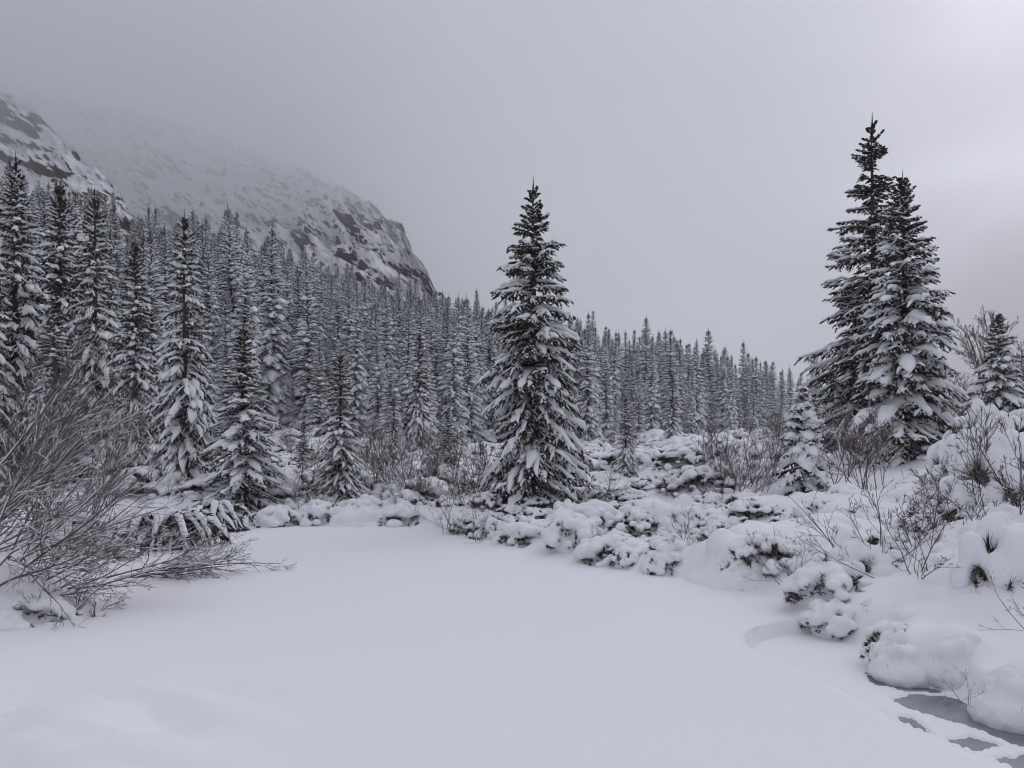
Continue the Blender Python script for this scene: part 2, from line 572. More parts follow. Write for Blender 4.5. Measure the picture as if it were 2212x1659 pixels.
while len(SHORE) < 120 and tries < 5000:
    tries += 1
    Y = rng.uniform(7.8, 18.0)
    a = rng.uniform(-0.30, 0.66)
    X = a * Y
    sd0 = poly_sd(np.array([X]), np.array([Y]), POND)[0]
    if sd0 < 0.12 or sd0 > 4.5 or (a < 0.0 and sd0 > 1.5):
        continue
    sz = rng.uniform(0.16, 0.5)
    if any((X - q[0]) ** 2 + (Y - q[1]) ** 2 < (0.75 * (sz + q[2])) ** 2 for q in SHORE):
        continue
    SHORE.append((X, Y, sz))
SHRUBS, SWELL = [], []
for kd, i, px, py, w, h, rz, lb in NEARSH:
    X, Y = spot(px, py)
    s = w / 2 / F0 * Y
    Y += 0.6 * s
    X = at(px, Y)
    lo = min(hz_at(X + dx * s * 0.8, Y + dy * s * 0.8) for dx, dy in ((1, 0), (-1, 0), (0, 1), (0, -1), (0, 0)))
    hh = h / F0 * Y / 0.92
    SHRUBS.append((kd, i, X, Y, lo - 0.05 - (0.16 if kd == "d" else 0.12) * hh, rz, (s, s, hh * (1.2 if kd == "d" else 1.12)), lb))
    SWELL.append((X, Y + 0.25 * s, 1.15 * s, (0.5 if kd == "d" else 0.34) * hh))

rng = np.random.default_rng(77)
sp_ = []
tries = 0
while tries < 9000 and len(sp_) < 240:
    tries += 1
    a = rng.uniform(-0.40, 0.64)
    Y = rng.uniform(17.5, 74)
    if rng.uniform() > (Y / 60) ** 0.4 or Y > front(a) + 4:
        continue
    X = a * Y
    if poly_sd(np.array([X]), np.array([Y]), POND)[0] < 2.2:
        continue
    if any((X - q[0]) ** 2 + (Y - q[1]) ** 2 < (0.9 + 0.028 * Y) ** 2 for q in sp_):
        continue
    sp_.append((X, Y, rng.uniform(0.65, 1.25) * (0.70 + 0.011 * Y)))
for X, Y, s in SHORE:
    SWELL.append((X, Y, 1.3 * s, 0.30 * s))
for X, Y, s in sp_:
    SWELL.append((X, Y, 1.1 * s, 0.36 * s))

def swell(X, Y):
    """snow banked up over and between the buried shrubs"""
    r = np.zeros_like(X)
    for x, y, w, h in SWELL:
        m = (np.abs(X - x) < 3 * w) & (np.abs(Y - y) < 3 * w)
        if m.any():
            b = h * np.exp(-(((X[m] - x) ** 2 + (Y[m] - y) ** 2) / (w * w)) ** 1.3)
            r[m] = np.sqrt(r[m] ** 2 + b ** 2)
    return r

far = [30 * 1.03 ** i if i < 30 else 30 * 1.03 ** 30 * 1.12 ** (i - 30) for i in range(0, 80)]
far = [f for f in far if f < 1400] + [1500]
xs = np.concatenate([-np.array(far[::-1]), spacing([(-30, -9, 0.3), (-9, 0.8, 0.2), (0.8, 4.2, 0.03), (4.2, 12, 0.18), (12, 30, 0.3)])[1:-1], np.array(far)])
ys = np.concatenate([-np.array(far[::-1]), spacing([(-30, 0, 2.0), (0, 3.8, 0.12), (3.8, 8.6, 0.036), (8.6, 20, 0.18), (20, 30, 0.25)])[1:-1], np.array(far)])
GX, GY = np.meshgrid(xs, ys, indexing='ij')
GZ = ground_h(GX, GY, True)
near = (np.abs(GX) < 60) & (GY > 2) & (GY < 90)
sd_ = poly_sd(GX[near], GY[near], POND)
GZ[near] += swell(GX[near], GY[near]) * sstep(-0.02, 0.35, sd_) * (1 + 0.25 * fbm(GX[near] * 2.2, GY[near] * 2.2, 0, 88, 3))
acc = Acc()
acc.add(np.stack([GX, GY, GZ], -1), grid_quads(len(xs), len(ys)))
go = link("ground", acc.mesh("ground", M_GROUND))
go["kind"] = "structure"

# ice of the pond under the snow, open in the lower right corner
gx = np.linspace(0.5, 5.5, 30)
gy = np.linspace(2.0, 9.0, 30)
AX, AY = np.meshgrid(gx, gy, indexing='ij')
acc = Acc()
acc.add(np.stack([AX, AY, np.full(AX.shape, -0.143) + 0.002 * fbm(AX * 2, AY * 2, 0, 2)], -1), grid_quads(30, 30))
io = link("pond_ice", acc.mesh("pond_ice", ice_mat()))
io["kind"] = "structure"

# ------------------------------------------------------------------ mountain face and spur
M_ROCK = rock_mat()
M_ROCK_SPUR = rock_mat(0.12)

def face(name, crest, base_y, nu, nv, seed, rough):
    xs_, ys_, Ys_ = np.array(crest, float).T
    px = np.linspace(xs_[0], xs_[-1], nu)
    cy = np.interp(px, xs_, ys_)
    cy = cy + 14 * fbm(px * 0.017, 0.3, 0.7, seed + 30, 3) + 13 * fbm(px * 0.06, 0.6, 0.2, seed + 31, 4)
    cY = np.interp(px, xs_, Ys_)
    a = (px - CX) / F0
    v = np.concatenate([np.linspace(0, 1, nv), np.linspace(1, 1.6, nv // 4)[1:]])
    A, V = np.meshgrid(a, v, indexing='ij')
    CY = cY[:, None]
    ZC = (CAMH + (HZ - cy) / F0 * cY)[:, None]
    Yb = base_y + 0 * CY
    Y = Yb + (CY - Yb) * V
    X = A * Y
    Z0 = 6.0
    ex = np.interp(px, [560, 700, 860, 960, 1040], [0.95, 0.88, 0.78, 0.8, 0.9])[:, None] if name == 'mountain' else 0.9
    Z = np.where(V <= 1, Z0 + (ZC - Z0) * np.maximum(V, 1e-4) ** ex, ZC - (V - 1) * (ZC * 0.5))
    # broken rock: buttresses, gullies and creased strata dipping to the right
    U, W = X * 0.82 - Z * 0.57, X * 0.57 + Z * 0.82
    wu = 6 * fbm(X * 0.03, Y * 0.03, Z * 0.03, seed + 20, 3)
    big = fbm(X * 0.022, Y * 0.022, Z * 0.022, seed, 4)
    rid = 1 - np.abs(fbm(X * 0.045, Y * 0.045, Z * 0.03, seed + 3, 6, 0.58)) * 2.4
    crs = 1 - np.abs(fbm((U + wu) * 0.035, Y * 0.035, (W + wu) * 0.16, seed + 7, 6, 0.62)) * 2.6
    crk = 1 - np.abs(fbm((U * 0.5 + W) * 0.09, Y * 0.05, (W - U) * 0.06, seed + 9, 5, 0.6)) * 2.6
    env = sstep(0, 0.12, V)
    Y2 = Y - env * rough * (8 * big + 5.5 * rid + 5.0 * crs + 2.5 * crk)
    Z2 = Z + env * rough * (3.0 * big + 2.5 * rid + 1.5 * crs)
    acc = Acc()
    acc.add(np.stack([X, Y2, Z2], -1), grid_quads(len(px), len(v)))
    o = link(name, acc.mesh(name, M_ROCK if name == "mountain" else M_ROCK_SPUR, smooth=False))
    o["kind"] = "structure"
    return o

face("mountain", [(-500, 100, 310), (0, 195, 305), (200, 262, 300), (400, 302, 300), (600, 370, 290), (750, 438, 268), (850, 515, 240), (905, 580, 216),
                  (940, 640, 205), (990, 700, 205), (1060, 760, 205), (1160, 820, 205)], 128.0, 520, 200, 4, 1.0)
face("mountain_spur", [(-500, 40, 200), (-250, 110, 185), (0, 205, 172), (90, 280, 165), (190, 355, 155), (280, 445, 145), (340, 540, 138), (420, 640, 130)],
     108.0, 200, 100, 40, 0.8)

# ------------------------------------------------------------------ spruce builder
def spruce(seed, H, prof, nb, msec, nter, snow, trunk_r, need=1.0, droop=1.0, far=False, gaps=0.0, pads=1.0, load_top=0.3, base=0.03, mat=None):
    """prof: [(u, radius)] crown radius at height fraction u. Returns [(part name, mesh)]"""
    r = np.random.default_rng(seed)
    tr = Acc()
    k = 9
    tz = np.linspace(-0.25, H, k)
    tp = np.stack([0.03 * np.sin(tz * 0.9 + seed), 0.03 * np.cos(tz * 0.7 + seed), tz], -1)
    tr.tubes(tp[None], (trunk_r * (1 - np.linspace(0, 1, k)) ** 0.8 + 0.006)[None], 7)
    # bough stations, closer together higher up, in loose whorls
    u = np.sort(r.uniform(0, 1, nb)) ** 0.92
    wh = max(12, nb // 7)
    u = 0.55 * u + 0.45 * (np.round(u * wh) / wh) + r.normal(0, 0.004, nb)
    u = base + (0.985 - base) * np.clip(u, 0, 1)
    L = np.interp(u, [p[0] for p in prof], [p[1] for p in prof])
    az = (np.arange(nb) * 2.39996 + r.normal(0, 0.35, nb)) % (2 * math.pi)
    # uneven outline: some sides and storeys fuller than others
    L = L * np.clip(1 + 0.16 * fbm(np.cos(az) * 1.3 + 7, np.sin(az) * 1.3, u * 9, seed, 3) * 2 + r.normal(0, 0.10, nb), 0.5, 1.35)
    if gaps > 0:
        keep = r.uniform(0, 1, nb) > gaps * sstep(0.25, 0.75, u)
        u, L, az = u[keep], L[keep], az[keep]
        nb = len(u)
    L = np.maximum(L, 0.05)
    p0 = np.interp(u, [0, 0.25, 0.6, 0.85, 1.0], [-0.28, -0.12, 0.12, 0.35, 0.95]) + r.normal(0, 0.10, nb)
    dr = droop * np.interp(u, [0, 0.4, 0.8, 1.0], [0.42, 0.50, 0.30, 0.02]) * r.uniform(0.7, 1.3, nb)
    tipup = np.interp(u, [0, 0.5, 1], [0.16, 0.12, 0.05])
    D = np.stack([np.cos(az), np.sin(az), 0 * az], -1)
    Sd = np.stack([-np.sin(az), np.cos(az), 0 * az], -1)
    B = np.stack([0 * u, 0 * u, u * H], -1)
    bend = r.normal(0, 0.10, nb)
    def axis(t):                               # t (nb, n) -> points
        hor = (L[:, None] * (t - 0.06 * t ** 3))
        z = L[:, None] * (p0[:, None] * t - dr[:, None] * t ** 2 + tipup[:, None] * t ** 4)
        return B[:, None] + D[:, None] * hor[..., None] + Sd[:, None] * (bend[:, None] * L[:, None] * t ** 2)[..., None] + np.stack([0 * z, 0 * z, z], -1)
    kk = 4 if far else 6
    t = np.broadcast_to(np.linspace(0, 1, kk), (nb, kk))
    AXP = axis(t)
    cr = Acc()
    cr.tubes(AXP, (0.012 + 0.010 * L[:, None]) * (1.15 - t) * need, 3 if far else 4)
    # side twigs
    m = msec
    ts = (np.linspace(0.12, 0.98, m)[None] + r.uniform(-0.04, 0.04, (nb, m))).clip(0.05, 1)
    PT = axis(ts)
    TG = axis(np.minimum(ts + 0.03, 1.05)) - axis(ts - 0.03)
    TG /= np.linalg.norm(TG, axis=2, keepdims=True)
    secs = []
    for s in (-1, 1):
        phi = np.radians(np.interp(ts, [0, 0.7, 1], [68, 48, 22])) + r.normal(0, 0.24, ts.shape)
        dv = TG * np.cos(phi)[..., None] + s * Sd[:, None] * np.sin(phi)[..., None]
        dv[..., 2] -= r.uniform(0.05, 0.42, ts.shape) * droop
        dv /= np.linalg.norm(dv, axis=2, keepdims=True)
        ln = L[:, None] * 0.42 * np.interp(ts, [0, 0.15, 0.45, 1], [0.35, 0.75, 0.85, 0.26]) * r.uniform(0.45, 1.3, ts.shape)
        ln = np.maximum(ln, 0.05 * need)
        secs.append((PT, dv, ln, ts))
    P0 = np.concatenate([q[0].reshape(-1, 3) for q in secs])
    DV = np.concatenate([q[1].reshape(-1, 3) for q in secs])
    LN = np.concatenate([q[2].ravel() for q in secs])
    bid = np.tile(np.repeat(np.arange(nb), m), 2)
    def secpt(tt):
        z = -0.28 * droop * LN[:, None] * tt ** 2
        return P0[:, None] + DV[:, None] * (LN[:, None] * tt)[..., None] + np.stack([0 * z, 0 * z, z], -1)
    k2 = 2 if far else 3
    t2 = np.broadcast_to(np.linspace(0, 1, k2), (len(LN), k2))
    rs = 0.045 if far else 0.020
    cr.tubes(secpt(t2), rs * need * np.interp(t2, [0, 0.5, 1], [0.9, 1.0, 0.25]), 3)
    # twiglets, a hanging comb on each side twig
    clumps = []
    if nter:
        for q in range(nter):
            for s in (-1, 1):
                tt = np.full((len(LN), 1), (q + 0.6) / (nter + 0.3)) + r.uniform(-0.08, 0.08, (len(LN), 1))
                b0 = secpt(tt)[:, 0]
                pr = np.cross(DV, [0, 0, 1.0])
                pr /= np.linalg.norm(pr, axis=1, keepdims=True) + 1e-6
                d3 = 0.75 * DV + s * pr * r.uniform(0.3, 0.9, (len(LN), 1))
                d3[:, 2] -= r.uniform(0.1, 0.9, len(LN))
                d3 /= np.linalg.norm(d3, axis=1, keepdims=True)
                l3 = np.clip(LN * r.uniform(0.28, 0.55, len(LN)) * (1.1 - 0.5 * tt[:, 0]), 0.04, 0.22) * need
                pts = np.stack([b0, b0 + d3 * l3[:, None]], 1)
                cr.kites(pts[:, 0], pts[:, 1], 0.022 * need, r)
                if nter > 2:
                    clumps.append((bid, b0, d3, l3))
    # leader
    ld = np.array([[[0, 0, H * 0.95], [0, 0, H * 1.0], [0, 0, H * 1.03]]])
    cr.tubes(ld, np.array([[0.02, 0.016, 0.004]]) * need, 4)
    # snow resting on the boughs: a cushion along each axis and fingers on the side twigs
    sn = Acc()
    load = np.interp(u, [0, 0.45, 0.8, 1.0], [1.0, 0.95, 0.5 * (1 + load_top), load_top])
    patch = 0.5 + 0.5 * fbm(np.cos(az) * 1.5, np.sin(az) * 1.5 + 3, u * 12, seed + 5, 2) * 1.6
    amt = snow * load * np.clip(0.35 + 0.9 * patch + r.normal(0, 0.15, nb), 0.0, 1.5)
    on = amt > 0.25
    ks = 4 if far else 8
    t = np.linspace(0.10, 1.03, ks)[None].repeat(nb, 0)
    ap = axis(t)
    rm = (0.036 + 0.075 * L[:, None] * pads) * amt[:, None] * np.interp(t, [0.1, 0.3, 0.7, 0.95, 1.03], [0.25, 0.8, 1.0, 0.8, 0.3])
    rm = rm * (1 + 0.32 * r.normal(0, 1, rm.shape)).clip(0.4, 1.6)
    if not far:
        ap = ap + r.normal(0, 0.018, ap.shape)
    ap[..., 2] += rm * 0.55
    sn.tubes(ap[on], rm[on], 4 if far else 6, 0.55, 0.0)
    a2 = amt[bid] * np.clip(r.normal(0.85, 0.35, len(LN)), 0, 1.6)
    pick = (a2 > 0.38) & (LN > (0.10 if far else 0.06))
    kf = 3 if far else 4
    tf = np.broadcast_to(np.linspace(0.0, 0.97, kf), (len(LN), kf))
    fp = secpt(tf * r.uniform(0.45, 0.8 if far else 1.0, (len(LN), 1)))
    rf = np.minimum(0.026 + 0.075 * LN[:, None], 0.095) * a2[:, None] * (0.75 + 0.25 * pads) * np.interp(tf, [0, 0.35, 0.8, 0.97], [0.75, 1.0, 0.95, 0.28])
    if far:
        rf *= 1.15
    rf = rf * (1 + 0.3 * r.normal(0, 1, rf.shape)).clip(0.45, 1.6)
    if not far:
        fp = fp + r.normal(0, 0.012, fp.shape)
    fp[..., 2] += rf * 0.5
    sn.tubes(fp[pick], rf[pick], 4, 0.7, 0.0)
    for cb, b0, d3, l3 in clumps:                     # small clumps caught on the twiglets
        pk = r.uniform(0, 1, len(l3)) < 0.26 * amt[cb]
        q3 = b0[pk][:, None] + d3[pk][:, None] * (l3[pk][:, None] * np.array([0.05, 0.5, 0.95]))[..., None]
        r3 = np.array([0.5, 1.0, 0.4])[None] * r.uniform(0.014, 0.032, (pk.sum(), 1))
        q3[..., 2] += r3 * 0.7
        sn.tubes(q3, r3, 4, 0.8)
    nm = mat or (M_NEEDLE_FAR if far else M_NEEDLE)
    return [("trunk", tr.mesh("spruce_trunk", M_BARK)), ("crown", cr.mesh("spruce_crown", nm)), ("snow", sn.mesh("spruce_snow", M_SNOW))]

def put_tree(proto, name, px, Y, label, group=None, rz=0.0, sc=1.0, sink=0.05, X=None):
    X = at(px, Y) if X is None else X
    return place(proto, name, (X, Y, hz_at(X, Y) - sink), label, "tree", group, rz, sc)

def hgt(px, Y, ptop):
    """height a tree at this spot needs so that its tip is seen at row ptop"""
    return CAMH + (HZ - ptop) / F0 * Y - hz_at(at(px, Y), Y)

# --- the single trees
H = hgt(1152, 17.4, 376) / 1.03
put_tree(spruce(11, H, [(0, 0.85), (0.06, 1.08), (0.3, 1.06), (0.5, 0.98), (0.68, 0.84), (0.78, 0.62), (0.86, 0.38), (0.93, 0.17), (1, 0.04)], 300, 8, 3, 0.95, 0.11,
                droop=1.0, pads=1.0, load_top=0.25, gaps=0.15),
         "spruce_tree", 1152, 17.4, "tall lone spruce with snow-laden boughs at the far edge of the clearing, in the middle", rz=0.4)
Yt = 21.5
H = hgt(1884, Yt, 236) / 1.03
put_tree(spruce(12, H, [(0, 1.2), (0.1, 1.58), (0.25, 1.58), (0.45, 1.32), (0.6, 1.10), (0.75, 0.80), (0.86, 0.48), (0.93, 0.27), (0.97, 0.14), (1, 0.04)], 330, 8, 3, 0.74, 0.14,
                droop=0.75, pads=0.7, load_top=0.14, gaps=0.52, need=1.05),
         "spruce_tree", 1884, Yt, "tallest spruce, thin sparse crown with little snow, standing behind a fuller one", rz=1.2)
Yt = 19.0
H = hgt(1948, Yt, 362) / 1.03
put_tree(spruce(13, H, [(0, 1.1), (0.08, 1.32), (0.3, 1.28), (0.5, 1.06), (0.7, 0.76), (0.85, 0.43), (0.93, 0.24), (1, 0.05)], 300, 8, 3, 0.95, 0.13,
                droop=0.85, pads=1.15, load_top=0.25, gaps=0.1),
         "spruce_tree", 1950, Yt, "full dark spruce with thick snow pads, in front of the tallest spruce", rz=2.1)
x, Y = 1735, 14.6
H = hgt(x, Y, 828) / 1.03
put_tree(spruce(14, H, [(0, 0.56), (0.1, 0.64), (0.3, 0.55), (0.5, 0.41), (0.7, 0.28), (0.88, 0.15), (1, 0.03)], 84, 6, 3, 1.5, 0.05,
                droop=0.9, pads=1.95, load_top=0.75),
         "spruce_tree", x, Y, "young small spruce heaped with round snow cushions beside the tallest trees", rz=0.2)
x, Y = 2158, 27.0
H = hgt(x, Y, 668) / 1.03
S15 = spruce(15, H, [(0, 0.95), (0.2, 1.15), (0.45, 0.9), (0.7, 0.56), (0.88, 0.26), (1, 0.05)], 170, 7, 2, 1.15, 0.08, load_top=0.4)
put_tree(S15, "spruce_tree", x, Y, "slender spruce near the right edge in front of a frosted bare tree", rz=0.2)

# --- near spruces of the left forest edge share three models
NEAR = [spruce(31, 8.0, [(0, 0.85), (0.1, 1.10), (0.35, 1.02), (0.6, 0.76), (0.8, 0.46), (0.92, 0.22), (1, 0.05)], 250, 7, 2, 1.0, 0.12, droop=1.1, pads=1.0, load_top=0.55),
        spruce(32, 8.0, [(0, 0.9), (0.1, 1.20), (0.35, 1.05), (0.6, 0.80), (0.8, 0.52), (0.92, 0.25), (1, 0.05)], 230, 7, 2, 0.85, 0.12, droop=1.2, pads=1.2, load_top=0.5, gaps=0.2),
        spruce(33, 8.0, [(0, 1.0), (0.1, 1.35), (0.35, 1.15), (0.6, 0.80), (0.8, 0.48), (0.92, 0.22), (1, 0.05)], 250, 7, 2, 1.1, 0.13, droop=1.0, pads=0.9, load_top=0.6)]

def near_tree(k, px, Y, ptop, label, wide=1.0, rz=0.0, group=None):
    s = hgt(px, Y, ptop) / 8.25
    return put_tree(NEAR[k], "spruce_tree", px, Y, label, group, rz, (s * wide, s * wide, s))

near_tree(2, 525, 17.8, 690, "medium spruce with evenly snowed boughs, rightmost of the close left row", 1.40, 0.5)
near_tree(1, 398, 19.0, 445, "tall dark spruce with the least snow in the close left row", 0.85, 1.7)
near_tree(0, 292, 20.5, 500, "slim snow-heavy spruce just left of the dark one in the left row", 0.85, 2.9)
near_tree(1, 205, 22.5, 400, "tall spruce with drooping snowy boughs, third from the left edge", 0.9, 4.4)
near_tree(0, 130, 26.0, 375, "dusky spruce partly hidden between the two tall ones at the left edge", 0.95, 0.1)
near_tree(2, 34, 22.5, 318, "broad tall spruce at the left edge of the picture", 0.85, 5.2)
near_tree(0, -40, 20.5, 380, "spruce cut off by the left edge of the picture", 0.9, 3.3)
near_tree(1, 735, 18.6, 752, "short spruce with bare drooping lower boughs, right of a thin sapling", 1.25, 3.6)
near_tree(0, 655, 21.0, 900, "thin dark spruce sapling on the snowy slope left of the short spruce", 0.95, 1.1)
near_tree(2, 967, 22.0, 878, "low dark spruce left of the lone tall spruce", 1.30, 2.2)
near_tree(1, 1352, 24.0, 850, "medium spruce among snowy scrub right of the lone tall spruce", 1.0, 0.9)
near_tree(0, 905, 33.0, 712, "slender snow-caked spruce between the short and the low dark spruce", 0.85, 0.7)
near_tree(0, 850, 27.0, 850, "small white-caked spruce standing above the brown bare shrubs", 0.95, 2.0)
near_tree(2, 1548, 28.0, 940, "small spruce poking out of the snowy scrub below the far forest", 0.9, 5.0)
near_tree(0, 1452, 38.0, 800, "spruce at the front of the far forest, above the snowy scrub", 0.9, 1.5)
near_tree(1, 118, 19.5, 640, "low spruce behind the bare shrubs at the left edge", 1.2, 2.6)

# --- the forest: six models, each tree a thing of its own
FAR = []
for i in range(6):
    rr = np.random.default_rng(100 + i)
    w = (0.95, 1.08, 1.25, 1.0, 1.35, 1.12)[i]
    FAR.append(spruce(50 + i, 11.0, [(0, 0.75 * w), (0.1, w), (0.35, 0.88 * w), (0.6, 0.68 * w), (0.8, 0.44 * w), (0.92, 0.25 * w), (1, 0.06)],
                      330, 3, 0, (1.45, 1.75, 1.3, 1.6, 1.5, 1.7)[i], 0.09, need=1.1, droop=(0.9, 1.0, 0.7, 0.8, 0.9, 0.65)[i], far=True, load_top=0.6, pads=1.5))

def back(a):
    return np.interp(a, [-0.8, -0.4, -0.15, 0.0, 0.1, 0.25, 0.4, 0.5], [96, 108, 118, 132, 128, 112, 108, 106])

rng = np.random.default_rng(7)
pts = []
tries = 0
while tries < 90000 and len(pts) < 860:
    tries += 1
    Y = rng.uniform(26, 134)
    a = rng.uniform(-0.70, 0.44)
    X = a * Y
    if rng.uniform() > Y / 134 or Y < front(a) or Y > back(a):
        continue
    sp = 1.3 + 0.007 * Y
    if pts and ((np.array(pts) - (X, Y)) ** 2).sum(1).min() < sp * sp:
        continue
    pts.append((X, Y))
pts.sort(key=lambda p: p[1])
print("forest trees", len(pts))
MARKS = [(-9, "behind the left-edge spruces"), (250, "above the left row's slim spruce"), (420, "above the left row's dark spruce"), (590, "left of the short spruce"),
         (720, "above the short spruce"), (830, "above the brown bare shrubs"), (920, "above the low dark spruce"), (1020, "just left of the lone spruce"),
         (1110, "behind the lone spruce"), (1240, "just right of the lone spruce"), (1340, "above the medium scrub spruce"), (1440, "left of mid scrub field"),
         (1540, "above mid scrub field"), (1650, "left of the young heaped spruce"), (1750, "beside the tallest trees")]
SKYLINE = np.array([(-200, 300), (0, 300), (100, 335), (200, 365), (250, 395), (300, 435), (400, 435), (450, 445), (520, 408), (560, 465), (640, 485), (700, 530), (760, 555),
                    (850, 585), (960, 598), (1060, 632), (1100, 645), (1260, 672), (1300, 664), (1400, 682), (1500, 706), (1600, 735), (1740, 758), (1850, 800)], float).T
LOW = []
for i, (X, Y) in enumerate(pts):
    a = X / Y
    hh = rng.choice([rng.uniform(0.85, 1.18), rng.uniform(0.45, 0.85)], p=[0.72, 0.28]) * np.interp(a, [-0.6, -0.2, 0.1, 0.4], [1.0, 0.95, 1.0, 1.02])
    pxx = CX + a * F0
    row = np.interp(pxx, *SKYLINE) + 16 * vnoise(pxx * 0.018, 0.5, 0.5, 5) + (rng.uniform(-14, 6) if rng.uniform() < 0.10 else 18 + abs(rng.normal(0, 42)))
    hh = min(hh, (CAMH + (HZ - row) / F0 * Y - hz_at(X, Y) + 0.2) / 11.4)
    if hh < 0.35:
        continue
    w = max(hh, 0.6) * rng.uniform(0.8, 1.2)
    k, rz = int(rng.integers(6)), rng.uniform(0, 6.28)
    if i >= 300:
        LOW.append((X, Y, hz_at(X, Y) - 0.2, w, hh, rz, k))
        continue
    px = CX + a * F0
    mk = [m for m in MARKS if m[0] <= px or m[0] < 0][-1][1]
    dep = (Y - front(a)) / (back(a) - front(a))
    tier = "in the forest's front row" if dep < 0.16 else ("midway up the forest" if dep < 0.55 else "high in the back forest")
    place(FAR[k], "spruce_tree", (X, Y, hz_at(X, Y) - 0.2), "snow-dusted spruce " + tier + ", " + mk, "tree", "forest spruces " + tier + ", " + mk, rz, (w, w, hh)).rotation_euler = (rng.normal(0, 0.022), rng.normal(0, 0.022), rz)

# the rest of the forest, farthest back, reads as one mass
def arrays(me):
    v = np.empty(len(me.vertices) * 3, np.float32)
    me.vertices.foreach_get("co", v)
    f = np.empty(len(me.loops), np.int32)
    me.loops.foreach_get("vertex_index", f)
    return v.reshape(-1, 3), f.reshape(-1, 4)

def joined(proto, name):
    """one mesh with the materials of all parts, for the mass"""
    ac = Acc()
    mi = []
    me0 = [m for _, m in proto]
    for j, m in enumerate(me0):
        v, f = arrays(m)
        ac.add(v, f)
        mi.append(np.full(len(f), j, np.int32))
    me = ac.mesh(name, me0[0].materials[0])
    for m in me0[1:]:
        me.materials.append(m.materials[0])
    me.polygons.foreach_set("material_index", np.concatenate(mi))
    return me

def scatter_mass(name, label, meshes, rows):
    """instances rows (x, y, z, width, height, turn, model) as one object through geometry nodes"""
    me = bpy.data.meshes.new(name)
    me.from_pydata([r[:3] for r in rows], [], [])
    for an, col in (("wid", 3), ("hei", 4), ("trn", 5)):
        at_ = me.attributes.new(an, 'FLOAT', 'POINT')
        at_.data.foreach_set("value", np.array([r[col] for r in rows], np.float32))
    at_ = me.attributes.new("mdl", 'INT', 'POINT')
    at_.data.foreach_set("value", np.array([r[6] % len(meshes) for r in rows], np.int32))
    o = link(name, me)
    o["kind"] = "stuff"
    o["label"] = label
    o["category"] = "forest"
    ng = bpy.data.node_groups.new("scatter", 'GeometryNodeTree')
    ng.interface.new_socket("Geometry", in_out='INPUT', socket_type='NodeSocketGeometry')
    ng.interface.new_socket("Geometry", in_out='OUTPUT', socket_type='NodeSocketGeometry')
    nn = ng.nodes.new
    gi, gout = nn("NodeGroupInput"), nn("NodeGroupOutput")
    join = nn("GeometryNodeJoinGeometry")
    def attr(n, t):
        q = nn("GeometryNodeInputNamedAttribute")
        q.data_type = t
        q.inputs["Name"].default_value = n
        return q.outputs["Attribute"]
    sc = nn("ShaderNodeCombineXYZ")
    ng.links.new(attr("wid", 'FLOAT'), sc.inputs[0])
    ng.links.new(attr("wid", 'FLOAT'), sc.inputs[1])
    ng.links.new(attr("hei", 'FLOAT'), sc.inputs[2])
    ro = nn("ShaderNodeCombineXYZ")
    ng.links.new(attr("trn", 'FLOAT'), ro.inputs[2])
    for k, m in enumerate(meshes):
        src = bpy.data.objects.new(m.name, m)
        oi = nn("GeometryNodeObjectInfo")
        oi.inputs["Object"].default_value = src
        oi.inputs["As Instance"].default_value = True
        cmp = nn("FunctionNodeCompare")
        cmp.data_type = 'INT'
        cmp.operation = 'EQUAL'
        ng.links.new(attr("mdl", 'INT'), cmp.inputs[2])
        cmp.inputs[3].default_value = k
        iop = nn("GeometryNodeInstanceOnPoints")
        ng.links.new(gi.outputs[0], iop.inputs["Points"])
        ng.links.new(cmp.outputs[0], iop.inputs["Selection"])
        ng.links.new(oi.outputs["Geometry"], iop.inputs["Instance"])
        ng.links.new(ro.outputs[0], iop.inputs["Rotation"])
        ng.links.new(sc.outputs[0], iop.inputs["Scale"])
        ng.links.new(iop.outputs[0], join.inputs[0])
    ng.links.new(join.outputs[0], gout.inputs[0])
    md = o.modifiers.new("scatter", 'NODES')
    md.node_group = ng
    return o

if LOW:
    scatter_mass("distant_forest", "farthest rows of snowy spruces merging into one dark mass", [joined(FAR[k], "mass_spruce") for k in (1, 2, 4)], LOW)

# ------------------------------------------------------------------ snow-covered shrubs
def blades(acc, C, Dv, n, ln, rad, r, spread=0.8):
    """tufts of needles: n blades round each direction"""
    K = len(C)
    b = np.repeat(C, n, 0)
    d = np.repeat(Dv, n, 0) + r.normal(0, spread, (K * n, 3))
    d /= np.linalg.norm(d, axis=1, keepdims=True) + 1e-6
    l = ln * r.uniform(0.5, 1.2, K * n)
    acc.kites(b, b + d * l[:, None], rad * 1.25, r)

